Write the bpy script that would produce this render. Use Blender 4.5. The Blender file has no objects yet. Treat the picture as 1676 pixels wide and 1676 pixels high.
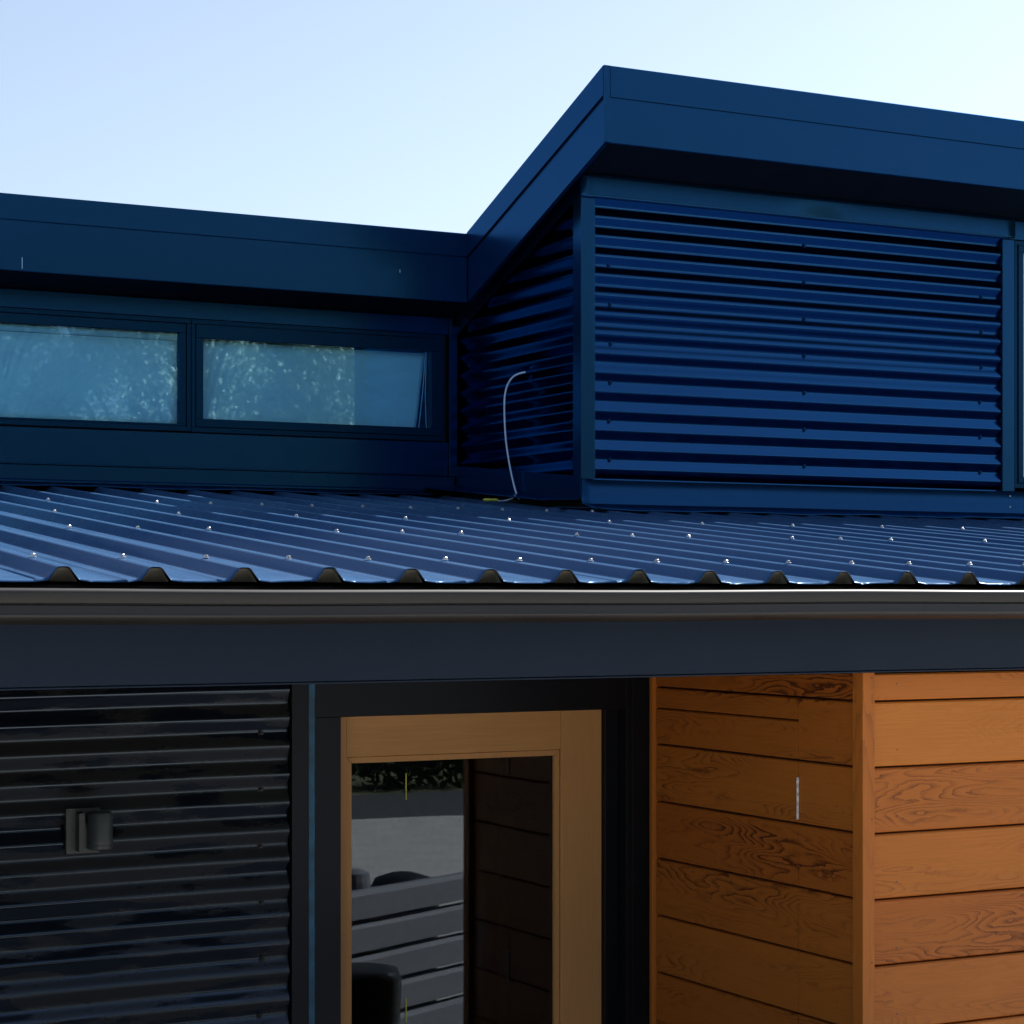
import bpy, bmesh, math, random
from mathutils import Vector, Matrix
random.seed(7)
R = math.radians
sc = bpy.context.scene
C = sc.collection

# ---------------------------------------------------------------- camera
H = 2.45                       # eye height above the ground; the photographer's eye is level with the gutter
cam_d = bpy.data.cameras.new('camera')
cam = bpy.data.objects.new('camera', cam_d); C.objects.link(cam)
cam.location = (0, 0, H)
cam.rotation_euler = (R(90), 0, R(-27.7))
cam_d.sensor_width = 36; cam_d.lens = 36 * 3500 / 1676
cam_d.shift_y = 138 / 1676
cam_d.clip_start = 0.1; cam_d.clip_end = 3000
sc.camera = cam

# ---------------------------------------------------------------- light
SUN = Vector((2.2, 0.58, 2.0)).normalized()      # towards the sun: right of and slightly behind the facade
elev = math.asin(SUN.z); azim = math.atan2(SUN.x, SUN.y)
w = bpy.data.worlds.new('World'); sc.world = w; w.use_nodes = True
nt = w.node_tree; bg = nt.nodes['Background']
sky = nt.nodes.new('ShaderNodeTexSky'); sky.sky_type = 'NISHITA'; sky.sun_disc = False
sky.sun_elevation = elev; sky.sun_rotation = azim
sky.air_density = 1.0; sky.dust_density = 1.2; sky.ozone_density = 3.0
hs = nt.nodes.new('ShaderNodeHueSaturation'); hs.inputs['Saturation'].default_value = .77     # hazy summer air, the same in every direction
nt.links.new(sky.outputs[0], hs.inputs['Color']); nt.links.new(hs.outputs[0], bg.inputs[0]); bg.inputs[1].default_value = 0.061
sd = bpy.data.lights.new('sun', 'SUN'); sd.energy = 5.0; sd.angle = R(0.5); sd.color = (1, 0.94, 0.85)
so = bpy.data.objects.new('sun', sd); C.objects.link(so)
so.rotation_euler = SUN.to_track_quat('Z', 'Y').to_euler(); so.location = (20, 10, 30)
vs = sc.view_settings
vs.view_transform = 'Standard'; vs.look = 'None'; vs.gamma = 1; vs.use_curve_mapping = False
vs.exposure = 1.5

# ---------------------------------------------------------------- materials
def mat(name):
    m = bpy.data.materials.new(name); m.use_nodes = True
    return m, m.node_tree, m.node_tree.nodes['Principled BSDF']
def N(t, kind, **kw):
    n = t.nodes.new(kind)
    for k, v in kw.items(): setattr(n, k, v)
    return n
def pos(t, scale):
    g = N(t, 'ShaderNodeNewGeometry'); mp = N(t, 'ShaderNodeMapping'); mp.inputs['Scale'].default_value = scale
    t.links.new(g.outputs['Position'], mp.inputs['Vector']); return mp.outputs[0]
def noise(t, vec, scale, detail=3, rough=.5):
    n = N(t, 'ShaderNodeTexNoise'); n.inputs['Scale'].default_value = scale
    n.inputs['Detail'].default_value = detail; n.inputs['Roughness'].default_value = rough
    t.links.new(vec, n.inputs['Vector']); return n.outputs['Fac']
def ramp(t, fac, stops):
    r = N(t, 'ShaderNodeValToRGB'); e = r.color_ramp.elements
    e[0].position, e[0].color = stops[0][0], (*stops[0][1], 1)
    e[1].position, e[1].color = stops[-1][0], (*stops[-1][1], 1)
    for p, c in stops[1:-1]:
        k = e.new(p); k.color = (*c, 1)
    t.links.new(fac, r.inputs[0]); return r.outputs[0]
def rng(t, fac, a, b, lo, hi):
    r = N(t, 'ShaderNodeMapRange')
    for k, v in zip(('From Min', 'From Max', 'To Min', 'To Max'), (a, b, lo, hi)): r.inputs[k].default_value = v
    t.links.new(fac, r.inputs['Value']); return r.outputs[0]
def math_(t, op, a, b=None):
    n = N(t, 'ShaderNodeMath', operation=op)
    for i, v in enumerate((a, b)):
        if v is None: continue
        if isinstance(v, (int, float)): n.inputs[i].default_value = v
        else: t.links.new(v, n.inputs[i])
    return n.outputs[0]
def mix(t, fac, a, b):
    n = N(t, 'ShaderNodeMix', data_type='RGBA')
    if isinstance(fac, (int, float)): n.inputs[0].default_value = fac
    else: t.links.new(fac, n.inputs[0])
    for i, v in ((6, a), (7, b)):
        if isinstance(v, tuple): n.inputs[i].default_value = (*v, 1)
        else: t.links.new(v, n.inputs[i])
    return n.outputs[2]
def bump(t, p, h, strength, dist=.01):
    b = N(t, 'ShaderNodeBump'); b.inputs['Strength'].default_value = strength; b.inputs['Distance'].default_value = dist
    t.links.new(h, b.inputs['Height']); t.links.new(b.outputs[0], p.inputs['Normal'])

def paint(name, col, rough=.3, spec=.5, tint=(1, 1, 1), wave=.25, dust=.12, dustcol=(.10, .10, .10), stretch=(1, 1, 1), metal=0, sheen=0):
    """pre-painted steel: slight oil-canning, faint dust, uneven gloss"""
    m, t, p = mat(name)
    v = pos(t, stretch)
    big = noise(t, v, 2.2, 2); mid = noise(t, v, 9, 4); fine = noise(t, v, 160, 3, .7)
    d = math_(t, 'MULTIPLY', rng(t, mid, .42, .75, 0, 1), dust)
    d = math_(t, 'ADD', d, math_(t, 'MULTIPLY', rng(t, fine, .62, .8, 0, 1), dust * 1.2))
    t.links.new(mix(t, d, col, dustcol), p.inputs['Base Color'])
    t.links.new(math_(t, 'ADD', rng(t, mid, .3, .7, rough * .93, rough * 1.08), math_(t, 'MULTIPLY', fine, .02)), p.inputs['Roughness'])
    p.inputs['IOR'].default_value = 1.5; p.inputs['Metallic'].default_value = metal
    if sheen:
        p.inputs['Sheen Weight'].default_value = sheen; p.inputs['Sheen Roughness'].default_value = .35; p.inputs['Sheen Tint'].default_value = (.55, .75, 1, 1)
    p.inputs['Specular IOR Level'].default_value = spec
    p.inputs['Specular Tint'].default_value = (*tint, 1)
    h = math_(t, 'ADD', math_(t, 'MULTIPLY', big, wave), math_(t, 'MULTIPLY', fine, .0003))
    bump(t, p, h, .5, .02)
    return m
TINT = (.18, .58, 1)
M = {}
M['navy'] = paint('navy_steel', (.0100, .054, .138), .24, .7, TINT, .10, .02, (.03, .06, .10), metal=.8)
M['navy_corrugated'] = paint('navy_corrugated_steel', (.019, .082, .205), .17, .5, TINT, .0, .0, metal=1)
M['roof'] = paint('navy_roof_steel', (.034, .084, .185), .25, .08, TINT, .03, .10, (.12, .17, .23), metal=.1)
M['roof_back'] = paint('grey_backing_coat', (.24, .22, .18), .6, .3, (1, 1, 1), .02)
M['soffit'] = paint('dark_soffit_paint', (.004, .006, .012), .7, .2, TINT, .03, .03)
M['gutter'] = paint('charcoal_gutter_steel', (.0115, .0092, .0074), .46, .55, (.9, .94, 1), .05, .10, (.05, .045, .04), (.3, 1, 1))
M['beam'] = paint('slate_beam_paint', (.0075, .0115, .024), .42, .35, (.5, .7, 1), .05, .08, (.02, .03, .05))
M['black'] = paint('black_joinery_steel', (.0035, .004, .006), .38, .3, (.7, .8, 1), .05, .05, (.03, .03, .03))
M['frame'] = paint('navy_window_aluminium', (.005, .034, .080), .34, .4, TINT, .03, .02, (.03, .06, .10), metal=.6)

def dusty():
    m, t, p = mat('dusty_charcoal_corrugated_steel')
    v = pos(t, (1, 1, 5.5)); a = noise(t, v, 2.6, 5, .55); b = noise(t, pos(t, (1, 1, 1)), 70, 4, .7)
    film = rng(t, math_(t, 'ADD', a, math_(t, 'MULTIPLY', b, .08)), .50, .56, 0, 1)
    t.links.new(mix(t, film, (.004, .006, .011), (.017, .0165, .016)), p.inputs['Base Color'])
    t.links.new(rng(t, film, 0, 1, .14, .30), p.inputs['Roughness'])
    p.inputs['Specular IOR Level'].default_value = .9; p.inputs['Specular Tint'].default_value = (.6, .78, 1, 1)
    return m
M['dusty'] = dusty()

def timber(name, base, dark, vertical=False, figure=1.0, rough=.5, ring=16, redden=.35):
    m, t, p = mat(name)
    g = N(t, 'ShaderNodeNewGeometry'); s = N(t, 'ShaderNodeSeparateXYZ'); t.links.new(g.outputs['Position'], s.inputs[0])
    oi = N(t, 'ShaderNodeObjectInfo'); os_ = N(t, 'ShaderNodeSeparateColor'); t.links.new(oi.outputs['Color'], os_.inputs[0])
    seed = os_.outputs[0]; fig = math_(t, 'MULTIPLY', os_.outputs[1], 2)
    flat = math_(t, 'ADD', s.outputs[0], s.outputs[1])
    along, across = (s.outputs[2], flat) if vertical else (flat, s.outputs[2])
    def vec(sa, sc_, k):
        c = N(t, 'ShaderNodeCombineXYZ')
        t.links.new(math_(t, 'MULTIPLY', along, sa), c.inputs[0]); t.links.new(math_(t, 'MULTIPLY', across, sc_), c.inputs[1])
        t.links.new(math_(t, 'MULTIPLY', seed, k), c.inputs[2]); return c.outputs[0]
    n1 = noise(t, vec(1.15, 6.5, 57), 1, 2.5, .5)
    wob = noise(t, vec(22, 60, 31), 1, 3, .7)
    r = math_(t, 'FRACT', math_(t, 'MULTIPLY', math_(t, 'ADD', n1, math_(t, 'MULTIPLY', wob, .030)), ring))
    side_shade = os_.outputs[2]  # shade of the side wall, painted into the colour of its boards
    line = math_(t, 'POWER', r, 3.0)
    where = math_(t, 'MULTIPLY', rng(t, noise(t, vec(1.1, 7, 91), 1, 2), .44, .62, .12, 1), rng(t, noise(t, vec(9, 50, 17), 1, 3, .6), .35, .6, .35, 1))
    board = math_(t, 'FRACT', math_(t, 'MULTIPLY', seed, 7.13))
    amt = math_(t, 'MULTIPLY', math_(t, 'MULTIPLY', line, where), math_(t, 'MULTIPLY', rng(t, board, 0, 1, .25, 1.0), math_(t, 'MULTIPLY', fig, figure)))
    fib = noise(t, vec(5, 320, 11), 1, 3, .7)
    blot = noise(t, vec(2.2, 9, 73), 1, 3)
    tone = mix(t, rng(t, board, 0, 1, 0, redden), base, tuple(x * y for x, y in zip(base, (.66, .46, .40))))
    tone = mix(t, rng(t, blot, .35, .7, 0, .35), tone, tuple(x * .72 for x in base))
    tone = mix(t, rng(t, fib, .38, .68, .0, .34), tone, tuple(x * .55 for x in base))
    tone = mix(t, side_shade, tone, tuple(x * y for x, y in zip(base, (.50, .42, .36))))
    t.links.new(mix(t, amt, tone, dark), p.inputs['Base Color'])
    t.links.new(rng(t, fib, .3, .7, rough * .8, rough * 1.3), p.inputs['Roughness'])
    p.inputs['Specular IOR Level'].default_value = .3
    bump(t, p, math_(t, 'ADD', math_(t, 'MULTIPLY', fib, .5), math_(t, 'MULTIPLY', amt, -.6)), .35, .0012)
    return m
M['cedar'] = timber('oiled_cedar', (.63, .205, .030), (.10, .022, .005), figure=1.5, ring=34, redden=.75)
M['cedar_v'] = timber('oiled_cedar_upright', (.58, .185, .028), (.16, .045, .014), True, .5)
M['fir'] = timber('clear_finished_door_timber', (.60, .31, .115), (.36, .16, .05), False, .35, .42, 12, .1)
M['fir_v'] = timber('clear_finished_door_timber_upright', (.58, .30, .115), (.34, .15, .05), True, .45, .42, 12, .1)
M['fence_wood'] = timber('weathered_grey_fence_timber', (.22, .23, .26), (.10, .10, .115), False, .6, .7, 14, .1)

def simple(name, col, rough=.5, metal=0, spec=.5, var=.15, sc_=30, sheen=0):
    m, t, p = mat(name); f = noise(t, pos(t, (1, 1, 1)), sc_, 4)
    t.links.new(mix(t, rng(t, f, .3, .7, 0, 1), tuple(c * (1 - var) for c in col), tuple(min(1, c * (1 + var)) for c in col)), p.inputs['Base Color'])
    p.inputs['Roughness'].default_value = rough; p.inputs['Metallic'].default_value = metal
    if sheen:
        p.inputs['Sheen Weight'].default_value = sheen; p.inputs['Sheen Roughness'].default_value = .35; p.inputs['Sheen Tint'].default_value = (.55, .75, 1, 1)
    p.inputs['Specular IOR Level'].default_value = spec
    return m
M['cedar_back'] = simple('dark_cedar_backing', (.06, .022, .008), .8)
M['tape'] = simple('blue_protective_tape', (.010, .095, .19), .5, var=.4, sc_=18)
M['cable'] = simple('white_cable_sheath', (.62, .76, .95), .35, var=.05)
M['yellow'] = simple('yellow_connector_plastic', (.50, .52, .06), .4)
M['zinc'] = simple('zinc_screw_metal', (.42, .43, .46), .3, .8)
M['steel'] = simple('bright_hinge_steel', (.80, .80, .80), .5, .2)
M['nail'] = simple('dark_nail_head', (.10, .07, .06), .5, .5)
M['lamp'] = simple('grey_lamp_casting', (.050, .060, .064), .45)
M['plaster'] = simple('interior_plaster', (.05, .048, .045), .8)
M['void'] = simple('building_paper', (.012, .012, .014), .9)
M['blind'] = simple('pale_roller_blind_cloth', (.36, .80, 1.0), .85, var=.04, sc_=6)
M['pane_filler'] = simple('pale_pane_filler', (.85, .88, .9), .85, var=.04, sc_=6)  # for the pale sheet that brightens the right-hand window
M['paving'] = simple('sunlit_concrete_paving', (.46, .44, .41), .85, var=.12, sc_=3)
M['grass'] = simple('dry_grass', (.09, .10, .045), .95, var=.4, sc_=1.5)
M['asphalt'] = simple('dark_asphalt', (.055, .056, .062), .85)
M['blackpot'] = simple('black_glazed_plastic', (.012, .012, .013), .35)
M['bark'] = simple('tree_bark', (.10, .075, .055), .9, var=.3, sc_=12)
def leafmat(name, a, b):
    m, t, p = mat(name)
    oi = noise(t, pos(t, (1, 1, 1)), 1.6, 3)
    t.links.new(mix(t, rng(t, oi, .35, .65, 0, 1), a, b), p.inputs['Base Color'])
    p.inputs['Roughness'].default_value = .45
    p.inputs['Transmission Weight'].default_value = 0
    return m
M['leaf'] = leafmat('green_leaves', (.26, .33, .26), (.50, .55, .42))
M['hedge'] = leafmat('dark_hedge_leaves', (.012, .020, .010), (.028, .042, .016))
def glass(name, refl_ior, tint, rough=.01, coat=(1, 1, 1)):
    m, t, p = mat(name)
    t.nodes.remove(p); out = t.nodes['Material Output']
    tr = N(t, 'ShaderNodeBsdfTransparent'); tr.inputs[0].default_value = (*tint, 1)
    gl = N(t, 'ShaderNodeBsdfGlossy'); gl.inputs['Roughness'].default_value = rough; gl.inputs['Color'].default_value = (*coat, 1)
    fr = N(t, 'ShaderNodeFresnel'); gg = N(t, 'ShaderNodeNewGeometry')     # the same reflectance from either face of the thin pane
    t.links.new(rng(t, gg.outputs['Backfacing'], 0, 1, refl_ior, 1 / refl_ior), fr.inputs[0])
    h = noise(t, pos(t, (1, 1, 1)), 1.3, 2); b = N(t, 'ShaderNodeBump'); b.inputs['Strength'].default_value = .02; b.inputs['Distance'].default_value = .02
    t.links.new(h, b.inputs['Height']); t.links.new(b.outputs[0], gl.inputs['Normal'])
    mx = N(t, 'ShaderNodeMixShader'); t.links.new(fr.outputs[0], mx.inputs[0])
    t.links.new(tr.outputs[0], mx.inputs[1]); t.links.new(gl.outputs[0], mx.inputs[2]); t.links.new(mx.outputs[0], out.inputs[0])
    return m
M['door_glass'] = glass('door_glass', 1.60, (.75, .78, .80), coat=(.78, .88, 1))
M['window_glass'] = glass('clerestory_window_glass', 1.9, (.93, .985, 1.0), .016, (.45, .78, 1))

# ---------------------------------------------------------------- mesh helpers
class MB:
    def __init__(s): s.v = []; s.f = []
    def box(s, x0, x1, y0, y1, z0, z1):
        b = len(s.v)
        s.v += [(x, y, z) for z in (z0, z1) for y in (y0, y1) for x in (x0, x1)]
        s.f += [tuple(b + i for i in q) for q in ((0, 2, 3, 1), (4, 5, 7, 6), (0, 1, 5, 4), (2, 6, 7, 3), (0, 4, 6, 2), (1, 3, 7, 5))]
        return s
    def prism(s, pts, axis, a0, a1):
        """closed polygon pts (2-D) swept along an axis; axis 0: pts are (y,z); axis 1: pts are (x,z); axis 2: pts are (x,y)"""
        b = len(s.v); n = len(pts)
        for a in (a0, a1):
            for p, q in pts:
                s.v.append(((a, p, q), (p, a, q), (p, q, a))[axis])
        s.f += [tuple(range(b, b + n))[::-1], tuple(range(b + n, b + 2 * n))]
        s.f += [(b + i, b + (i + 1) % n, b + n + (i + 1) % n, b + n + i) for i in range(n)]
        return s
    def strip(s, A, B):
        """a sheet between two polylines with the same count of points"""
        b = len(s.v); n = len(A); s.v += list(A) + list(B)
        s.f += [(b + i, b + i + 1, b + n + i + 1, b + n + i) for i in range(n - 1)]
        return s
    def tube(s, pts, r, seg=8, r1=None):
        pts = [Vector(p) for p in pts]; b = len(s.v); n = len(pts)
        up = Vector((.123, .37, .91)).normalized()
        for i, p in enumerate(pts):
            d = (pts[min(i + 1, n - 1)] - pts[max(i - 1, 0)]).normalized()
            a = d.cross(up).normalized(); c = d.cross(a)
            rr = r if r1 is None else r + (r1 - r) * i / (n - 1)
            for k in range(seg):
                t = 2 * math.pi * k / seg; s.v.append(tuple(p + a * rr * math.cos(t) + c * rr * math.sin(t)))
        for i in range(n - 1):
            for k in range(seg):
                s.f.append((b + i * seg + k, b + i * seg + (k + 1) % seg, b + (i + 1) * seg + (k + 1) % seg, b + (i + 1) * seg + k))
        s.f += [tuple(b + k for k in range(seg))[::-1], tuple(b + (n - 1) * seg + k for k in range(seg))]
        return s
    def lathe(s, prof, o, axis='Z', seg=20):
        """prof: (radius, height) pairs from the bottom up"""
        b = len(s.v)
        for r, h in prof:
            for k in range(seg):
                t = 2 * math.pi * k / seg; u, v = r * math.cos(t), r * math.sin(t)
                s.v.append({'Z': (o[0] + u, o[1] + v, o[2] + h), 'Y': (o[0] + u, o[1] - h, o[2] + v), 'X': (o[0] - h, o[1] + u, o[2] + v)}[axis])
        for i in range(len(prof) - 1):
            for k in range(seg):
                s.f.append((b + i * seg + k, b + i * seg + (k + 1) % seg, b + (i + 1) * seg + (k + 1) % seg, b + (i + 1) * seg + k))
        s.f += [tuple(b + k for k in range(seg))[::-1], tuple(b + (len(prof) - 1) * seg + k for k in range(seg))]
        return s
    def mesh(s, name, m, smooth=False):
        me = bpy.data.meshes.new(name); me.from_pydata(s.v, [], s.f); me.materials.append(m)
        bm = bmesh.new(); bm.from_mesh(me); bmesh.ops.recalc_face_normals(bm, faces=bm.faces); bm.to_mesh(me); bm.free()
        if smooth: me.polygons.foreach_set('use_smooth', [True] * len(me.polygons))
        return me
def link(name, me, parent=None, label=None, loc=None, seed=None, fig=.5):
    o = bpy.data.objects.new(name, me); C.objects.link(o); o.parent = parent
    if loc: o.location = loc
    if label: o['label'] = label
    if seed is not None: o.color = (seed, fig, max(0, fig - .5) * 1.2, 1)  # third channel carries the painted shade of the side-wall boards
    return o
def part(name, mb, m, parent, label=None, smooth=False, bevel=0, seed=None, solid=None, back=None, fig=.5):
    me = mb.mesh(name, M[m], smooth); o = link(name, me, parent, label, seed=seed, fig=fig)
    if solid:
        md = o.modifiers.new('thickness', 'SOLIDIFY'); md.thickness = solid; md.offset = -1
        if back: me.materials.append(M[back]); md.material_offset = 1
    if bevel:
        md = o.modifiers.new('edge', 'BEVEL'); md.width = bevel; md.segments = 2; md.limit_method = 'ANGLE'; md.angle_limit = R(35)
    return o
def thing(o, label, cat, group=None):
    o['label'] = label; o['category'] = cat
    if group: o['group'] = group
    return o
def empty(name, loc=(0, 0, 0)):
    o = bpy.data.objects.new(name, None); C.objects.link(o); o.location = loc; return o
def copies(name, me, parent, places, rot=None):
    for p in places:
        o = link(name, me, parent, loc=p)
        if rot: o.rotation_euler = rot

# ---------------------------------------------------------------- setting
g = part('ground', MB().box(-400, 400, -400, 400, -.5, 0), 'grass', None); g['kind'] = 'structure'
arc = [(-14, 5.66), (14, 5.66), (18, -6)] + [(18 - 1.35 * i, -7.2 - 3.6 * math.sin(math.pi * (i + 1) / 26)) for i in range(24)]
pv = part('paving', MB().prism(arc, 2, .0, .02), 'paving', None); pv['kind'] = 'structure'
rd = part('road', MB().box(-60, 60, -12.6, -8.2, .0, .012), 'asphalt', None); rd['kind'] = 'structure'

# ---------------------------------------------------------------- building
B = empty('building', (0, 0, 0))
thing(B, 'modern house clad in dark blue steel and orange cedar boards, with a ribbed metal roof', 'house')
XL, XR = -1.6, 10.0
YG, YB, YW, YD, YP, YC = 4.40, 4.50, 4.56, 5.663, 7.727, 8.893
XP, XF, XW = 4.381, 4.281, 3.438
T = .09
pan = lambda y: 2.485 + T * (y - YG)
crest = lambda y: pan(y) + .029

# --- metal roof, in sheets four ribs wide, each lapping the next over a rib
deck = part('metal_roof', MB().prism([(4.46, pan(4.46) - .02), (8.95, pan(8.95) - .02), (8.95, pan(8.95) - .05), (4.46, pan(4.46) - .05)], 0, XL, XR), 'soffit', B,
            'low pitched ribbed navy steel roof with bright screw heads')
RIB = .2006
ribx = lambda k: 1.248 + RIB * k
half = [(-.062, .0004), (-.0615, .0005), (-.048, .0020), (-.036, .0034), (-.0345, .0038), (-.0335, .0046), (-.0325, .0057), (-.0150, .0249), (-.0140, .0259), (-.0115, .0277), (-.0085, .0286), (-.0045, .029)]
prof = [(-.1003, 0), (-.0625, .0003)] + half + [(-x, h) for x, h in half[::-1]] + [(.0625, .0003)]
def sheet_points(k0, k1):
    pts = []
    for k in range(k0, k1 + 1):
        for dx, h in prof:
            if k == k0 and dx < -.05: continue
            pts.append((ribx(k) + dx, h))
    lap = [(x, h + .0022) for x, h in pts[-len(prof):] if x <= ribx(k1) + .02]
    pts = pts[:-len(prof)] + lap
    return pts
for k0 in range(-13, 43, 4):
    pts = sheet_points(k0, k0 + 4)
    ys = [4.392, 4.40, 4.42] + [4.42 + (8.90 - 4.42) * i / 14 for i in range(1, 15)]
    mb = MB(); n = len(pts)
    dy = random.uniform(-.002, .003)
    rows = []
    for j, y in enumerate(ys):
        row = []
        for x, h in pts:
            drop = -.004 if j == 0 and h < .01 else 0
            row.append((x + random.uniform(-.0005, .0005), y + dy, pan(y) + h + drop + (random.uniform(-.0003, .0003) if h < .02 else random.uniform(-.0001, .0001))))
        rows.append(row)
    for j in range(len(rows)): mb.v += rows[j]
    for j in range(len(rows) - 1):
        for i in range(n - 1): mb.f.append((j * n + i, j * n + i + 1, (j + 1) * n + i + 1, (j + 1) * n + i))
    me = mb.mesh('roof_sheet', M['roof'], True)
    if me.polygons[0].normal.z < 0: me.flip_normals()
    o = link('roof_sheet', me, deck)
    me.materials.append(M['roof_back'])
    md = o.modifiers.new('thickness', 'SOLIDIFY'); md.thickness = .0012; md.offset = -1; md.material_offset = 1
# grey fills added in the rib ends, standing in for the lit inner flanks
cp = [(-.030, -.002), (-.0135, .0235), (-.0095, .0262), (0, .0272), (.0095, .0262), (.0135, .0235), (.030, -.002)]
cm = MB()
cm.v += [(x, .002, z) for x, z in cp]
cm.v += [(x * .82 + .004, .004 + .030 * (1 - z / .0272) ** 1.2 if z > 0 else .040, z * .9 - .0005) for x, z in cp]
nn = len(cp); cm.f += [(i, i + 1, nn + i + 1, nn + i) for i in range(nn - 1)] + [tuple(range(nn, 2 * nn))]
cme = cm.mesh('added_rib_fill', M['roof_back'], True)
copies('added_rib_fill', cme, deck, [(ribx(k), 4.3965, pan(4.3965) - .0012) for k in range(-13, 43)])
# roof screws: hexagon head on a washer
scr = MB().lathe([(.0095, 0), (.0095, .0018), (.0088, .0022)], (0, 0, 0), seg=14).lathe([(.0058, .0022), (.0058, .0075), (.004, .009)], (0, 0, 0), seg=6).mesh('screw', M['zinc'])
rows = [(4.635, range(-6, 43), lambda k: True), (5.765, range(-6, 43), lambda k: k % 4 != 1), (6.60, range(-6, 43), lambda k: k % 2 == 1), (7.42, range(0, 16), lambda k: k in (0, 2, 4) or 6 <= k)]
for y, ks, ok in rows:
    for k in ks:
        if ok(k):
            o = link('screw', scr, deck, loc=(ribx(k) + random.uniform(-.003, .003), y + random.uniform(-.012, .012), crest(y) + .002))
            o.rotation_euler = (T + random.uniform(-.08, .08), random.uniform(-.12, .12), random.uniform(0, 1)); o.scale = (.85, .85, .85)

# --- gutter, fascia beam, soffit
gp = [(4.3105, 2.4525), (4.3075, 2.4575), (4.303, 2.4625), (4.297, 2.4655), (4.291, 2.465), (4.287, 2.461), (4.286, 2.456), (4.286, 2.4545), (4.286, 2.4365), (4.2862, 2.4358), (4.2868, 2.4352),
      (4.2915, 2.4345), (4.292, 2.434), (4.292, 2.4322), (4.2915, 2.4317), (4.2868, 2.4305), (4.2862, 2.430), (4.286, 2.4292), (4.286, 2.4150), (4.2855, 2.4135), (4.2845, 2.4120), (4.2845, 2.4095), (4.286, 2.4065), (4.2885, 2.4035), (4.294, 2.3985), (4.303, 2.3945), (4.315, 2.392), (4.425, 2.389), (4.425, 2.474)]
def wobble(x): return .0012 * math.sin(x * 2.3) + .0008 * math.sin(x * 6.1 + 1)
mb = MB(); xs = [XL + (XR - XL) * i / 60 for i in range(61)]
for x in xs: mb.v += [(x, y, z + wobble(x)) for y, z in gp]
n = len(gp)
for j in range(60):
    for i in range(n - 1): mb.f.append((j * n + i, j * n + i + 1, (j + 1) * n + i + 1, (j + 1) * n + i))
part('gutter', mb, 'gutter', B, 'charcoal brown quad gutter with a rolled front lip', True, solid=.0012)
part('fascia_beam', MB().box(XL, XR, YB, YB + .10, 2.2565, 2.475).prism([(YB - .003, 2.251), (YB + .1, 2.251), (YB + .1, 2.2555), (YB - .003, 2.2555)], 0, XL, XR), 'beam', B, 'deep flat slate blue eaves beam', bevel=.0015)
part('fascia_board', MB().box(XL, XR, 4.43, 4.495, 2.40, pan(4.46) - .055), 'soffit', B)
part('soffit', MB().box(XL, XR, YB + .105, YD + .02, 2.262, 2.28), 'soffit', B)

# --- corrugated cladding
def wave(ph):   # 1 = crest, -1 = valley
    tri = 2 / math.pi * math.asin(math.cos(2 * math.pi * ph) * .985)
    return .75 * tri / .94 + .25 * math.cos(2 * math.pi * ph)
def corrugated(name, along, a0, a1, plane, z0, z1, pitch, valley, amp, m, parent, label, zcut=None, sag=0):
    """horizontal corrugations facing -Y (along X) or -X (along Y); plane = the crests"""
    mb = MB(); nz = int((z1 - z0) / pitch * 20); seg = 14
    prev = None; cols = []
    zs = [z0 + (z1 - z0) * i / nz for i in range(nz + 1)]
    for s_ in range(seg + 1):
        col = []
        for z in zs:
            e = a1 if zcut is None else min(a1, zcut(z))
            e = max(e, a0 + .002)
            a = a0 + (e - a0) * s_ / seg
            d = amp * (1 - wave((z - valley) / pitch + .5)) / 2
            zz = z + sag * math.sin(3.1 * a + 1) * .003
            wv = .0007 * math.sin(5 * a + z * 3)
            col.append((a, plane + d + wv, zz) if along == 'X' else (plane + d + wv, a, zz))
        cols.append(col)
    n = nz + 1
    for c in cols: mb.v += c
    for j in range(seg):
        for i in range(n - 1): mb.f.append((j * n + i, j * n + i + 1, (j + 1) * n + i + 1, (j + 1) * n + i))
    o = part(name, mb, m, parent, label, True)
    return o
wscrew = MB().lathe([(.0085, 0), (.0085, .0018), (.008, .0022)], (0, 0, 0), 'Y', 14).lathe([(.0055, .0022), (.0055, .0075), (.004, .009)], (0, 0, 0), 'Y', 6)
wall_screw = wscrew.mesh('screw', M['navy'])
wall_screw_z = wscrew.mesh('screw', M['gutter'])

# lower wall left of the door
lw = part('lower_wall', MB().box(XL, 2.33, YD + .02, YD + .14, 0, 2.26), 'void', B)
cl = corrugated('corrugated_cladding', 'X', XL, 2.256, YD - .012, 0.0, 2.259, .0797, 2.064, .017, 'dusty', lw, 'dusty charcoal corrugated steel smeared with wipe marks', sag=1)
copies('screw', wall_screw_z, lw, [(2.175 + random.uniform(-.004, .004), YD + .004, 2.064 - .1594 * i) for i in range(13)])
copies('screw', wall_screw_z, lw, [(1.28 - .9 * j, YD + .004, 2.064 - .1594 * i) for i in range(13) for j in range(3)])
part('flashing', MB().box(2.261, 2.3125, YD - .018, YD + .02, 0, 2.259), 'black', lw, bevel=.001)
tp = MB(); zz = 2.2585
while zz > 0:
    z2 = max(0, zz - .05); a, b = random.uniform(-.0008, .0008), random.uniform(-.0008, .0008)
    tp.prism([(2.3135 + a, zz), (2.3315 + b, zz), (2.3315 + a, z2), (2.3135 + b, z2)], 1, YD - .0145, YD - .0125); zz = z2
part('tape', tp, 'tape', lw, 'torn strip of bright blue protective film')

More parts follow.
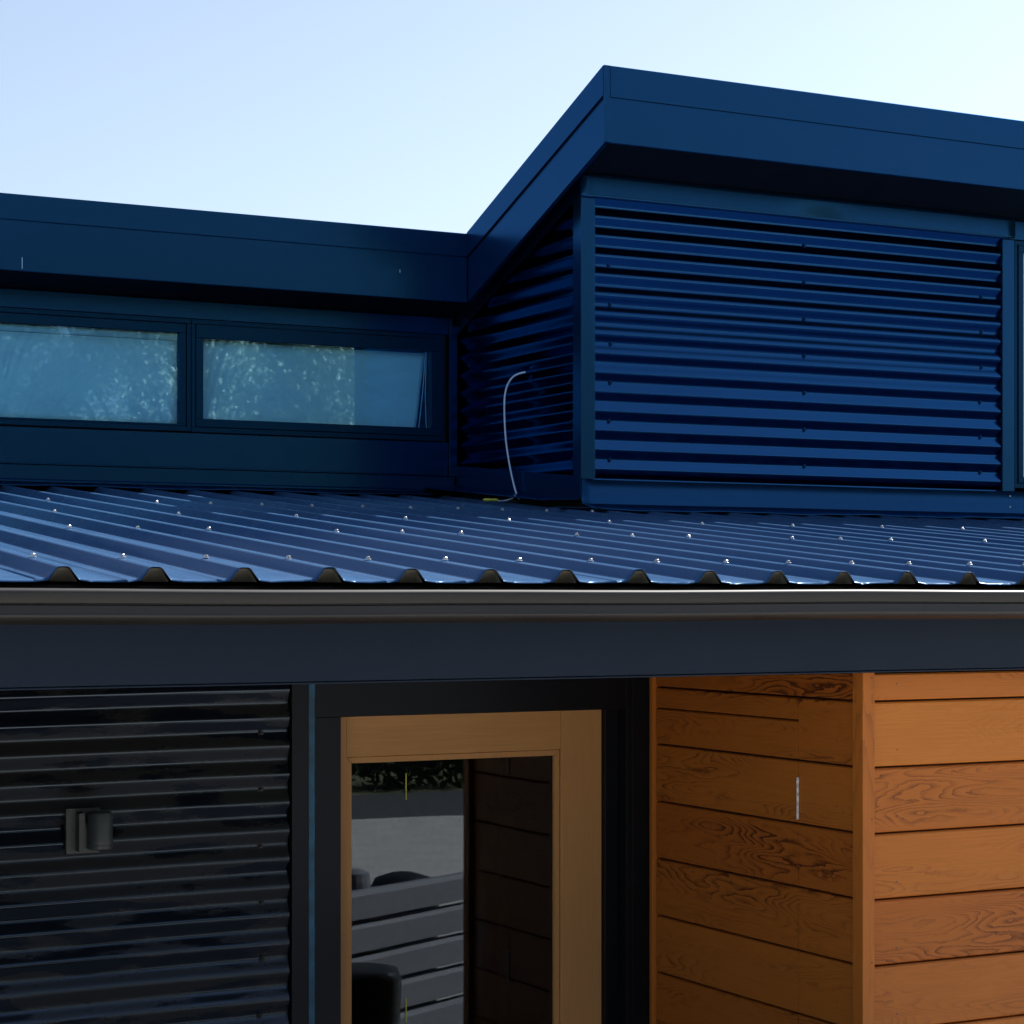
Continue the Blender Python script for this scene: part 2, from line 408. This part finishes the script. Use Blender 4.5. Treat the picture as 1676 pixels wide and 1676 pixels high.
# door opening
dw = part('door_surround', MB().box(2.333, 2.4135, YD - .012, YD + .16, 0, 2.104).box(2.3325, 3.3635, YD - .0125, YD + .16, 2.1045, 2.259).box(3.3185, 3.3635, 5.702, 5.80, 0, 2.104).box(3.3645, 3.386, YD - .012, YD + .16, 0, 2.259).box(3.388, 3.4495, YD - .008, YD + .16, 0, 2.259),
          'black', B, 'flat black steel surround of the door', bevel=.0012)
part('tape_backing_strip', MB().box(2.3132, 2.3320, YD - .0120, YD + .02, 0, 2.2588), 'black', lw).name = 'trim'  # black strip behind the blue tape
DY = 5.722
door = part('door', MB().box(2.37, 3.3165, DY + .012, DY + .018, 0.02, 0.20).box(2.37, 2.45, DY + .012, DY + .040, .2, 2.10).box(3.215, 3.3165, DY + .012, DY + .040, .2, 2.10).box(2.4505, 3.2145, DY + .012, DY + .040, 1.99, 2.10), 'fir', B, 'glazed timber door in its dark opening', seed=.3)
part('stile', MB().box(2.34, 2.4615, DY, DY + .045, .02, 2.10), 'fir_v', door, seed=.22, bevel=.001)
part('stile', MB().box(3.1725, 3.3165, DY, DY + .045, .02, 2.10), 'fir_v', door, seed=.64, bevel=.001)
part('rail', MB().box(2.462, 3.172, DY + .0006, DY + .044, 1.982, 2.10), 'fir', door, seed=.41, bevel=.001)
part('rail', MB().box(2.462, 3.172, DY + .0006, DY + .044, .02, .24), 'fir', door, seed=.52, bevel=.001)
def mitred(x0, x1, z0, z1, wd, y0, y1):
    mb = MB()
    mb.prism([(x0, z1), (x1, z1), (x1 - wd, z1 - wd), (x0 + wd, z1 - wd)], 1, y0, y1)
    mb.prism([(x0, z0), (x0, z1 - .0006), (x0 + wd, z1 - wd - .0006), (x0 + wd, z0)], 1, y0, y1)
    mb.prism([(x1, z0), (x1, z1 - .0006), (x1 - wd, z1 - wd - .0006), (x1 - wd, z0)], 1, y0, y1)
    return mb
part('bead', mitred(2.4632, 3.1710, .24, 1.9805, .017, DY + .006, DY + .020), 'fir_v', door, 'reddish glazing bead', seed=.9, bevel=.001)
part('glass_pane', MB().box(2.4685, 3.1655, DY + .021, DY + .025, .24, 1.976), 'door_glass', door)
for z0, z1 in ((1.849, 1.927), (1.19, 1.262)):
    part('glass_glint', MB().box(2.6595, 2.6625, DY + .0195, DY + .0205, z0, z1), 'yellow', door, 'thin yellow strip painted on the glass as an edge reflection')  # yellow strips stand in for a reflection in the door glass
# room behind the door
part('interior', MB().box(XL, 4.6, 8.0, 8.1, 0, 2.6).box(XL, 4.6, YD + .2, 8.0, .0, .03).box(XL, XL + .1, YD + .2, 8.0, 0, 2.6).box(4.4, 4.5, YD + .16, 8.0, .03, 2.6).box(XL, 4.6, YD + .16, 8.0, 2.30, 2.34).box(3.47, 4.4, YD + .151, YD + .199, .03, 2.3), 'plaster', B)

fl = part('flue_pipe', MB().lathe([(.068, .03), (.068, 2.29)], (3.42, 6.75, 0), seg=28), 'black', B, 'dark round flue pipe inside behind the door glass', True)
pw = part('porch_shade_wall', MB().box(.86, .96, YB + .105, YD, 0, 2.26), 'void', B)  # unseen wall added to darken the porch recess and the cedar side
corrugated('corrugated_cladding', 'Y', YB + .106, YD - .02, .99, 0.0, 2.259, .0797, 2.064, .017, 'dusty', pw, None).scale = (1, 1, 1)  # cladding of the added porch shade wall
# --- cedar box to the right of the door
cw = part('cedar_wall', MB().box(3.485, XR, YW + .035, YW + .12, 0, 2.245).box(3.482, 3.56, YW + .05, YD + .15, 0, 2.245), 'cedar_back', B,
          'horizontal orange cedar boards on the projecting wall')
PITCH = .1757; Z0 = 2.171
def plank_front(x0, x1, z0, z1, y=YW + .014):
    mb = MB(); t = .018; ch = .0045
    mb.prism([(y, z0 + ch), (y + ch * .8, z0 + .0005), (y + t, z0), (y + t, z1), (y + ch * .8, z1 - .0005), (y, z1 - ch)], 0, x0, x1); return mb
seeds = {}
def seed(i, side): return seeds.setdefault((i, side), (i * .377 + (.21 if side else .0)) % 1.0)
GAP = .0024
fr = None
for i in range(-1, 13):
    zt = min(2.2445, Z0 - PITCH * i - GAP); zb = max(.02, Z0 - PITCH * (i + 1) + GAP)
    part('plank', plank_front(3.4795, XR, zb, zt), 'cedar', cw, seed=seed(i, 0), fig=.36)
def side_prism(y0, y1, z0, z1):
    x = 3.458; t = .018; ch = .004
    return MB().prism([(x, z0 + ch), (x + ch * .8, z0 + .0005), (x + t, z0), (x + t, z1), (x + ch * .8, z1 - .0005), (x, z1 - ch)], 1, y0, y1)
YH, ZH = 4.879, 2.106
for i in range(-1, 13):
    zt = min(2.2445, Z0 - PITCH * i - GAP); zb = max(.02, Z0 - PITCH * (i + 1) + GAP)
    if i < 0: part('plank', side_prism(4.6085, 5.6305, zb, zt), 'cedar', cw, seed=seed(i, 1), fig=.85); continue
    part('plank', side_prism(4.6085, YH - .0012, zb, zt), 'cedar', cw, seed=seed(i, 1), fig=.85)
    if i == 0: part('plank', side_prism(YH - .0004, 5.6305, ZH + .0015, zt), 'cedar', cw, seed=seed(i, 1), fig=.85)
cd = part('cupboard_door', MB().box(3.4775, 3.4815, YH + .002, 5.628, .02, ZH - .002), 'void', B, 'flush cedar clad door hidden in the side wall')
for i in range(0, 13):
    zt = min(ZH - .0015, Z0 - PITCH * i - GAP); zb = max(.02, Z0 - PITCH * (i + 1) + GAP)
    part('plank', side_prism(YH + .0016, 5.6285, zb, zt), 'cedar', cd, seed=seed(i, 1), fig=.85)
hg = MB(); hz = [1.832, 1.8552, 1.8556, 1.9052, 1.9056, 1.949]
for a, b in ((1.832, 1.8549), (1.8552, 1.8778), (1.8782, 1.9028), (1.9032, 1.9258), (1.9262, 1.949)):
    hg.lathe([(.0036, a - 1.832), (.0036, b - 1.832)], (3.4555, YH, 1.832), seg=12)
part('hinge', hg, 'steel', cd, 'small bright steel hinge', True)
for z in (1.10, .45): part('hinge', MB().lathe([(.0036, 0), (.0036, .117)], (3.4555, YH, z), seg=12), 'steel', cd, None, True)
part('corner_board', MB().box(3.438, 3.4775, YW, YW + .0445, .0, 2.2485), 'cedar_v', cw, 'upright cedar corner board', seed=.13, bevel=.0015)
part('corner_bead', MB().box(3.446, 3.4765, 5.633, 5.6505, .0, 2.2485), 'cedar_v', cw, 'thin upright cedar edge bead', seed=.47, bevel=.001)
nl = MB().lathe([(.0022, -.001), (.0022, .0006)], (0, 0, 0), 'Y', 8).mesh('nail', M['nail'])
copies('nail', nl, cw, [(3.561 + random.uniform(-.002, .002), YW + .0138, 2.217 - .1762 * i) for i in range(12)])
copies('nail', nl, cw, [(4.46 + random.uniform(-.002, .002), YW + .0138, 2.217 - .1762 * i) for i in range(12)])
copies('nail', nl, cw, [(3.4675, YW - .0002, z) for z in (2.235, 1.861, 1.482, 1.1)])
nlx = MB().lathe([(.0022, -.001), (.0022, .0006)], (0, 0, 0), 'X', 8).mesh('nail', M['nail'])
copies('nail', nlx, cw, [(3.4578, y, 2.06 - .1762 * i) for i in range(8) for y in (4.70,)])
copies('nail', nlx, cw, [(3.4578, 4.955, 2.02 - .1762 * i) for i in range(1, 6, 2)])

# --- upper roof: one slab rising towards the viewer, its front stepping forward over the raised box
top = lambda y: 4.562 - .397 * (y - 7.359)
bot = lambda y: 4.215 - .397 * (y - 7.727)
rf = part('upper_roof', MB().prism([(8.61, top(8.61) - .006), (12.4, top(12.4)), (12.4, bot(12.4)), (8.61, bot(8.61))], 0, XL, 4.31)
          .prism([(7.385, top(7.385) - .006), (12.4, top(12.4)), (12.4, bot(12.4)), (7.385, bot(7.385))], 0, 4.3105, XR), 'soffit', B, 'flat monopitch upper roof with a dark soffit')
def fascia(x0, x1, y, zt, zm, zb):
    cap = MB().prism([(y - .009, zm), (y + .02, zm), (y + .02, zt - .002), (y - .007, zt), (y - .009, zt - .002)], 0, x0, x1)
    low = MB().prism([(y, zb), (y + .02, zb), (y + .02, zm - .0006), (y, zm - .0006)], 0, x0, x1)
    return cap, low
def rake(x, ya, yb, o=.0):
    z = lambda y, a, b: a + (b - a) * (y - 7.359) / (8.584 - 7.359)
    cap = MB().prism([(ya, z(ya, 4.562, 4.075)), (yb, z(yb, 4.562, 4.075)), (yb, z(yb, 4.442, 3.968)), (ya, z(ya, 4.442, 3.968))], 0, x - .009, x + .02)
    low = MB().prism([(ya, z(ya, 4.4414, 3.9674)), (yb, z(yb, 4.4414, 3.9674)), (yb, z(yb, 4.258, 3.768)), (ya, z(ya, 4.258, 3.768))], 0, x, x + .02)
    return cap, low
seam = 2.0
pieces = [(fascia(XL, 4.2795, 8.584, 4.075, 3.971, 3.768))]
for c, l in pieces:
    part('fascia_cap', c, 'navy', rf, 'folded navy capping strip along the roof edge', bevel=.0012); part('fascia_board', l, 'navy', rf)
c, l = rake(XF, 7.36, 8.5765); part('fascia_cap', c, 'navy', rf, 'sloping navy capping strip', bevel=.0012); part('fascia_board', l, 'navy', rf, 'sloping navy fascia')
for x0, x1 in ((4.275, 7.6), (7.602, XR)):
    c, l = fascia(x0 if x0 > 5 else 4.3015, x1, 7.359, 4.562, 4.438, 4.258)
    part('fascia_cap', c, 'navy', rf, 'folded navy capping strip along the raised roof edge', bevel=.0012); part('fascia_board', l, 'navy', rf)
part('scuff_mark', MB().box(2.2665, 2.2685, 8.5825, 8.5838, 3.776, 3.822).box(3.947, 3.949, 8.5825, 8.5838, 3.878, 3.892), 'cable', rf, 'small pale scratches on the left fascia')
part('corner_cap', MB().box(XF - .007, XF + .0205, 7.3525, 7.3595, 4.2575, 4.5625), 'navy', rf, bevel=.001)

# --- raised box: front wall
pb = part('raised_box_wall', MB().prism([(YP + .04, 2.7), (YP + .12, 2.7), (YP + .12, bot(YP + .12) - .002), (YP + .04, bot(YP + .04) - .002)], 0, XP + .04, 6.68).prism([(YP + .12, 2.76), (YC, 2.86), (YC, bot(YC) - .002), (YP + .12, bot(YP + .12) - .002)], 0, XP + .04, XP + .12)
          .prism([(YP + .04, 2.7), (YP + .12, 2.7), (YP + .12, 2.93), (YP + .04, 2.93)], 0, 6.68, XR), 'void', B, 'walls of the raised box projecting from the clerestory')
corrugated('corrugated_cladding', 'X', 4.452, 6.622, YP + .006, 2.93, 4.12, .0811, 3.023, .0185, 'navy_corrugated', pb, 'glossy navy corrugated steel on the front of the raised box', sag=0)
corrugated('corrugated_cladding', 'Y', 7.80, 8.885, XP + .006, 2.93, 4.19, .0811, 3.023, .0185, 'navy_corrugated', pb, 'navy corrugated steel on the shaded side of the raised box',
           zcut=lambda z: YP + (bot(YP) - z) / .397)
zs = [3.023 + .1622 * i for i in range(7)]
copies('screw', wall_screw, pb, [(x + random.uniform(-.006, .006), YP + .0225, z) for z in zs[:6] for x in (4.532, 6.519)] + [(5.525, YP + .0225, z) for z in zs])
o_ = [(XP + .0225, 7.84, z) for z in zs[:7]] + [(XP + .0225, 8.80, z) for z in zs[:5]]
copies('screw', wall_screw, pb, o_, (0, 0, R(-90)))
# trims of the raised box
part('corner_trim', MB().prism([(XP, YP), (XP + .067, YP), (XP + .067, YP + .004), (XP + .004, YP + .004), (XP + .004, YP + .070), (XP, YP + .070)], 2, 2.938, 4.1095), 'navy', pb, bevel=.0012)
def top_band(x0, x1, y, z0, z1):
    mb = MB(); xs = [x0 + (x1 - x0) * i / 40 for i in range(41)]
    zs_ = [z0 + (z1 - z0) * i / 6 for i in range(7)]
    for x in xs:
        for j, z in enumerate(zs_):
            dent = .010 * math.exp(-((x - 5.58) / .11) ** 2 - ((z - z0) / .05) ** 2)
            mb.v.append((x, y + dent + .0008 * math.sin(x * 4), z))
    for i in range(40):
        for j in range(6): mb.f.append((i * 7 + j, i * 7 + j + 1, (i + 1) * 7 + j + 1, (i + 1) * 7 + j))
    return mb
part('top_trim', top_band(XP - .0015, 6.700, YP - .0035, 4.108, 4.210), 'navy', pb, 'wide head flashing with a small dent', True, solid=.002)
part('top_trim', MB().box(6.7015, XR, YP - .001, YP + .004, 4.112, 4.195), 'navy', pb)
# raking trim on the side
part('raking_trim', MB().prism([(YP - .0035, 4.208), (YC, bot(YC) - .004), (YC, bot(YC) - .094), (YP + .0705, 4.096), (YP - .0035, 4.108)], 0, XP - .003, XP + .001), 'navy', pb, 'sloping flashing at the head of the side wall', bevel=.0008)
part('side_trim', MB().box(6.628, 6.6985, YP, YP + .05, 2.938, 4.1075), 'navy', pb, bevel=.0012)
apex = [(YP - .006, 2.936), (YP - .006, 2.850), (YP - .010, 2.843), (YP - .012, 2.835), (YP - .016, 2.832), (7.615, crest(7.615) + .006), (7.612, crest(7.612) + .0015)]
mb = MB(); xs = [4.379 + (XR - 4.379) * i / 120 for i in range(121)]
for x in xs:
    for j, (y, z) in enumerate(apex):
        k = .0022 * math.sin(x * 9) + .0012 * math.sin(x * 23) if j >= 5 else .0006 * math.sin(x * 5)
        mb.v.append((x, y, z + k))
n = len(apex)
for i in range(120):
    for j in range(n - 1): mb.f.append((i * n + j, i * n + j + 1, (i + 1) * n + j + 1, (i + 1) * n + j))
part('base_flashing', mb, 'navy', pb, 'folded apron flashing where the raised box meets the roof', True, solid=.0015)
# side base flashing follows the roof pitch
def sideflash():
    a = lambda y: 2.949 + T * (y - YP)
    pr = [(0, 0), (0, -.087), (-.012, -.098), (-.16, -.103), (-.162, -.106)]
    A = [(XP - .006 + dx, YP - .006, a(YP) + dz) for dx, dz in pr]; Bb = [(XP - .006 + dx, YC, a(YC) + dz) for dx, dz in pr]
    return MB().strip(A, Bb)
part('base_flashing', sideflash(), 'navy', pb, 'folded flashing along the foot of the side wall', solid=.0015)
part('loose_flap', MB().prism([(4.18, 7.60), (4.41, 7.60), (4.40, 7.73), (4.30, 7.72)], 2, crest(7.66) + .004, crest(7.66) + .006), 'navy', pb, bevel=.0006)
ks = [k for k in range(16, 43)]
copies('screw', wall_screw, pb, [(ribx(k), 7.638, crest(7.64) + .004) for k in ks], (R(-70), 0, 0))
tiny = MB().lathe([(.004, 0), (.004, .002)], (0, 0, 0), 'Y', 8).mesh('rivet', M['zinc'])
copies('rivet', tiny, pb, [(6.665, YP - .0075, 2.915), (6.665, YP - .0075, 2.865)])
tinyn = MB().lathe([(.0035, 0), (.0035, .002)], (0, 0, 0), 'Y', 8).mesh('rivet', M['soffit'])
copies('rivet', tinyn, pb, [(4.408, YP - .0042, 4.188), (4.392, YP - .0042, 4.168), (4.432, YP - .0042, 4.122), (6.66, YP - .0042, 4.116), (6.69, YP - .0042, 4.118)])

# --- windows
def window(nm, x0, x1, z0, z1, gx0, gx1, gz0, gz1, y, label, sash=True, gap=.06):
    W = part('window', MB().box(x0, x1, y, y + .05, z0, z0 + .022).box(x0, x1, y, y + .05, z1 - .02, z1).box(x0, x0 + .018, y + .0004, y + .0496, z0 + .0225, z1 - .0205).box(x1 - .018, x1, y + .0004, y + .0496, z0 + .0225, z1 - .0205),
             'frame', B, label, bevel=.0012)
    s0, s1, t0, t1 = x0 + .0195, x1 - .0195, z0 + .0235, z1 - .0215
    sy = y - .006 if sash else y + .008
    a = .004
    part('sash', MB().box(s0, s1, sy, sy + .04, t0, gz0).box(s0, s1, sy, sy + .04, gz1, t1).box(s0, gx0, sy + .0004, sy + .0396, gz0 + .0003, gz1 - .0003).box(gx1, s1, sy + .0004, sy + .0396, gz0 + .0003, gz1 - .0003), 'frame', W, bevel=.0015)
    part('glass_pane', MB().box(gx0 + .001, gx1 - .001, sy + .016, sy + .020, gz0 + .001, gz1 - .001), 'window_glass', W)
    return W, sy
uw = part('clerestory_wall', MB().box(XL, XP - .002, YC + .03, YC + .1, 2.86, 3.172).box(XL, XP - .002, YC + .03, YC + .1, 3.672, bot(YC + .1) - .002).box(4.32, XP, YC + .03, YC + .1, 3.1725, 3.6715), 'void', B, 'low navy wall carrying the strip of clerestory windows')
part('flashing', MB().box(XL, 4.336, YC, YC + .028, 3.660, 3.736), 'navy', uw, 'navy head flashing above the windows', bevel=.0012)
part('flashing', MB().prism([(YC - .004, 3.012), (YC - .010, 3.010), (YC - .010, 3.006), (YC + .002, 3.004), (YC + .004, 3.160), (YC + .028, 3.160), (YC + .028, 3.0)], 0, XL, 4.336), 'navy', uw, 'plain navy sill panel below the windows')
part('flashing', MB().prism([(YC - .004, 3.003), (YC - .004, 2.944), (YC - .014, 2.938), (YC - .014, 2.930), (YC + .02, 2.928), (YC + .02, 3.003)], 0, XL, 4.3655), 'navy', uw, 'lower navy cover flashing', bevel=.001)
ap = [(YC - .004, 2.934), (YC - .010, 2.926), (YC - .11, crest(YC - .11) + .005), (YC - .113, crest(YC - .113) + .001)]
mb = MB(); xs = [XL + (4.25 - XL) * i / 90 for i in range(91)]
for x in xs:
    for j, (y, z) in enumerate(ap): mb.v.append((x, y, z + (.0025 * math.sin(x * 8) + .001 * math.sin(x * 31.3) if j >= 2 else 0)))
n = len(ap)
for i in range(90):
    for j in range(n - 1): mb.f.append((i * n + j, i * n + j + 1, (i + 1) * n + j + 1, (i + 1) * n + j))
part('flashing', mb, 'navy', uw, 'apron flashing lapping onto the roof ribs', True, solid=.0015)
copies('screw', wall_screw, uw, [(ribx(k), YC - .085, crest(YC - .085) + .006) for k in range(-6, 14)], (R(-60), 0, 0))
part('flashing', MB().box(4.338, 4.352, YC - .012, YC + .028, 3.005, 3.735).box(4.3535, 4.379, YC - .006, YC + .028, 3.005, 3.70), 'navy', uw, 'narrow upright cover strip in the corner', bevel=.001)

W1, _ = window('a', XL, 3.0905, 3.168, 3.658, XL + .05, 3.042, 3.200, 3.597, YC, 'fixed clerestory window with an added pale sheet, cut by the left edge', False)
W2, _ = window('b', 3.0935, 4.316, 3.166, 3.658, 3.145, 4.246, 3.225, 3.578, YC, 'opening clerestory window with a crooked pale blind', True)
def blind(x0, x1, z0, z1, slant):
    mb = MB(); nx = 60
    for i in range(nx + 1):
        for j in range(9):
            u = i / nx; z = z0 + (z1 - z0) * j / 8
            x = x0 + (x1 - x0 - slant * (1 - j / 8)) * u
            mb.v.append((x, YC + .048 + .003 * math.sin(x * 9 + z * 7) + .002 * math.sin(z * 30), z))
    for i in range(nx):
        for j in range(8): mb.f.append((i * 9 + j, i * 9 + j + 1, (i + 1) * 9 + j + 1, (i + 1) * 9 + j))
    return mb
part('blind', blind(XL + .03, 3.075, 3.18, 3.563, 0).box(XL + .03, 3.075, YC + .042, YC + .058, 3.566, 3.592), 'blind', W1, 'pale sheet added to brighten the window', True, solid=.002)  # pale sheet added behind the left window to brighten it
part('blind', blind(3.112, 4.236, 3.18, 3.572, .05), 'blind', W2, 'pale cloth blind hanging crooked', True, solid=.002)
part('blind_cord', MB().tube([(4.239, YC + .04, 3.59), (4.226, YC + .042, 3.40), (4.202, YC + .04, 3.21)], .0018, 6).tube([(4.243, YC + .04, 3.59), (4.238, YC + .042, 3.38), (4.243, YC + .04, 3.21)], .0015, 6), 'blind', W2)
W3, _ = window('c', 6.7035, 8.60, 2.955, 4.108, 6.752, 8.55, 3.005, 4.055, YP + .004, 'tall window at the right edge of the raised box reflecting the sky', True)
part('blind', MB().box(6.72, 8.58, YP + .052, YP + .056, 2.97, 4.10), 'pane_filler', W3, 'pale sheet added to brighten the window')  # pale sheet added behind the glass in place of reflected sky
# closing walls at the back and ends
part('back_wall', MB().box(XL, XR, 12.0, 12.1, 0, 2.75).box(XL, XL + .08, YD + .2, 12.0, 0, 2.55).box(XR - .1, XR, YW + .2, 12.0, 0, 2.9).box(XL, XL + .08, YC + .1, 12.0, 2.5, 2.9).box(8.62, XR, YP + .04, YP + .12, 2.93, 4.15).box(XL, XP, YC + .3, YC + .34, 2.8, 3.7), 'plaster', B)

# ---------------------------------------------------------------- lamp on the lower wall
L = empty('wall_lamp', (1.65, YD - .012, 1.80)); thing(L, 'small grey outdoor spotlight on a square plate, fixed to the dark corrugated wall', 'lamp')
def lpart(n_, mb, sm=False, bv=.0015):
    o = part(n_, mb, 'lamp', L, None, sm, bv); o.location = -L.location; return o
lpart('back_plate', MB().box(1.608, 1.700, 5.636, 5.652, 1.757, 1.880))
lpart('bracket', MB().prism([(1.633, 1.868), (1.648, 1.872), (1.661, 1.768), (1.633, 1.765)], 1, 5.60, 5.6355))
lpart('lamp_head', MB().lathe([(.030, .0), (.0345, .003), (.0345, .014), (.0335, .016), (.0345, .018), (.0345, .024), (.034, .027), (.0325, .095), (.029, .100)], (1.687, 5.588, 1.772), seg=28), True)
lpart('screw', MB().lathe([(.004, 0), (.004, .002)], (1.692, 5.6355, 1.765), 'Y', 8).lathe([(.004, 0), (.004, .002)], (1.616, 5.6355, 1.872), 'Y', 8))
lpart('arm', MB().tube([(1.645, 5.618, 1.83), (1.687, 5.588, 1.83)], .012, 12))

# ---------------------------------------------------------------- loose cable
P = [(4.39, 8.235, 3.428), (4.372, 8.262, 3.423), (4.352, 8.285, 3.408), (4.340, 8.310, 3.375), (4.334, 8.322, 3.33), (4.333, 8.325, 3.28), (4.334, 8.322, 3.20), (4.336, 8.315, 3.13), (4.342, 8.302, 3.05), (4.348, 8.285, 2.98), (4.352, 8.262, 2.92), (4.353, 8.238, 2.885), (4.352, 8.215, 2.868), (4.335, 8.190, 2.861), (4.30, 8.165, 2.860), (4.26, 8.14, 2.859), (4.22, 8.13, 2.858)]
def smooth(P, k=5):
    out = []
    for i in range(len(P) - 1):
        p0, p1, p2, p3 = (Vector(P[max(0, min(len(P) - 1, j))]) for j in (i - 1, i, i + 1, i + 2))
        for s_ in range(k):
            t = s_ / k
            out.append(.5 * ((2 * p1) + (p2 - p0) * t + (2 * p0 - 5 * p1 + 4 * p2 - p3) * t * t + (3 * p1 - p0 - 3 * p2 + p3) * t ** 3))
    out.append(Vector(P[-1])); return out
CB = empty('cable', (4.35, 8.24, 2.86)); thing(CB, 'loose white cable hanging from the shaded side wall to a yellow connector on the roof', 'cable')
def cpart(n_, mb, m): o = part(n_, mb, m, CB, None, True); o.location = -CB.location; return o
cpart('sheath', MB().tube(smooth(P), .0042, 10), 'cable')
cpart('wire_end', MB().tube([(4.225, 8.13, 2.858), (4.255, 8.105, 2.868), (4.262, 8.10, 2.874)], .0035, 8).tube([(4.235, 8.12, 2.856), (4.16, 8.075, 2.857)], .003, 8), 'cable')
cpart('connector', MB().lathe([(.003, -.005), (.0055, 0), (.0065, .01), (.0055, .025), (.0065, .04), (.0065, .056), (.003, .066)], (4.165, 8.07, 2.859), 'X', 12), 'yellow')

# ---------------------------------------------------------------- what stands in front of the house (seen in the reflections)
FN = empty('garden_fence', (4.04, 2.94, 0)); FN.rotation_euler = (0, 0, R(-27)); thing(FN, 'low weathered fence of horizontal boards in front of the house', 'fence')
bd = MB().prism([(-.03, -.058), (.03, -.058), (.03, .040), (.012, .058), (-.03, .058)], 0, -2.6, 2.6).mesh('fence_board', M['fence_wood'])
for i in range(8):
    o = link('fence_board', bd, FN, loc=(0, random.uniform(-.003, .003), 1.14 - .14 * i), seed=random.random()); o.rotation_euler = (0, 0, random.uniform(-.004, .004))
for x in (-1.9, -.35, 1.1, 2.5):
    part('fence_post', MB().lathe([(.07, 0), (.07, 1.22), (.062, 1.26), (.03, 1.275)], (x, -.095, 0), seg=16), 'fence_wood', FN, seed=.4)
pot = part('plant_tub', MB().lathe([(.12, 0), (.14, .5), (.165, .90), (.165, .94), (.15, .975), (.10, .985)], (3.40, 3.72, 0.0), seg=28), 'blackpot', None, smooth=True)
thing(pot, 'tall rounded black garden tub in front of the fence', 'tub')
bl = part('bollard', MB().lathe([(.15, 0), (.17, .98), (.165, 1.05), (.13, 1.11), (.05, 1.135)], (4.28, 2.22, 0), seg=24), 'blackpot', None, smooth=True)
thing(bl, 'thick dark round bollard standing behind the fence', 'bollard')

# trees and hedge across the road
def leaf_cloud(nl, blobs, size, rnd, flat=.5):
    v = []; f = []
    for _ in range(nl):
        c, r = rnd.choice(blobs)
        d = Vector((rnd.gauss(0, 1), rnd.gauss(0, 1), rnd.gauss(0, 1))).normalized() * (r * rnd.uniform(.45, 1.05))
        p = Vector(c) + d; a = Vector((rnd.gauss(0, 1), rnd.gauss(0, 1), rnd.gauss(0, 1))).normalized()
        b = a.orthogonal().normalized(); s_ = size * rnd.uniform(.6, 1.3); k = len(v)
        v += [tuple(p - a * s_), tuple(p + b * s_ * flat), tuple(p + a * s_), tuple(p - b * s_ * flat)]; f.append((k, k + 1, k + 2, k + 3))
    return v, f
def tree_meshes(sd_, h, leafm):
    rnd = random.Random(sd_); blobs = []
    wood = MB().tube([(0, 0, 0), (.1, .05, h * .35), (.0, .1, h * .8)], .16, 8, .04)
    for i in range(34):
        a = rnd.uniform(0, 6.28); zz_ = rnd.uniform(.12, .95) * h; rr = (1.05 - abs(zz_ / h - .45)) * h * .34 * rnd.uniform(.3, 1)
        c = (rr * math.cos(a), rr * math.sin(a), zz_); blobs.append((c, rnd.uniform(.5, 1.05)))
        wood.tube([(0, 0, zz_ * .55), (c[0] * .6, c[1] * .6, zz_ * .85), c], .05, 5, .015)
    v, f = leaf_cloud(34000, blobs, .055, rnd)
    me = bpy.data.meshes.new('crown'); me.from_pydata(v, [], f); me.materials.append(M[leafm])
    return wood.mesh('trunk', M['bark']), me
tm = [tree_meshes(3, 9.6, 'leaf'), tree_meshes(11, 10.2, 'leaf'), tree_meshes(23, 9.0, 'leaf')]
names = ['tall', 'broad', 'short']
for i in range(26):
    if i % 13 > 8: continue
    x = -6 + 3.7 * (i % 13) + (1.8 if i > 12 else 0) + random.uniform(-.8, .8); y = (-19 if i < 13 else -25) + random.uniform(-1.5, 1.5)
    tr = empty('tree', (x, y, 0)); tr.rotation_euler = (0, 0, random.uniform(0, 6))
    s_ = random.uniform(.85, 1.12); tr.scale = (s_, s_, s_)
    nth = ('first', 'second', 'third', 'fourth', 'fifth', 'sixth', 'seventh', 'eighth', 'ninth', 'tenth', 'eleventh', 'twelfth', 'thirteenth')[i % 13]
    thing(tr, 'leafy green tree, %s from the left in the %s row beyond the hedge' % (nth, 'front' if i < 13 else 'back'), 'tree', 'trees across the road')
    w_, c_ = tm[i % 3]; link('trunk', w_, tr); link('crown', c_, tr)
rnd = random.Random(5)
hb = [((x * .14 - 12, -13.1 + rnd.uniform(-.3, .3), rnd.uniform(.25, 2.4)), rnd.uniform(.4, .6)) for x in range(300)]
v, f = leaf_cloud(60000, hb, .06, rnd)
me = bpy.data.meshes.new('hedge'); me.from_pydata(v, [], f); me.materials.append(M['hedge'])
hd = link('hedge', me); hd['kind'] = 'stuff'; hd['label'] = 'dense dark hedge along the far side of the road'
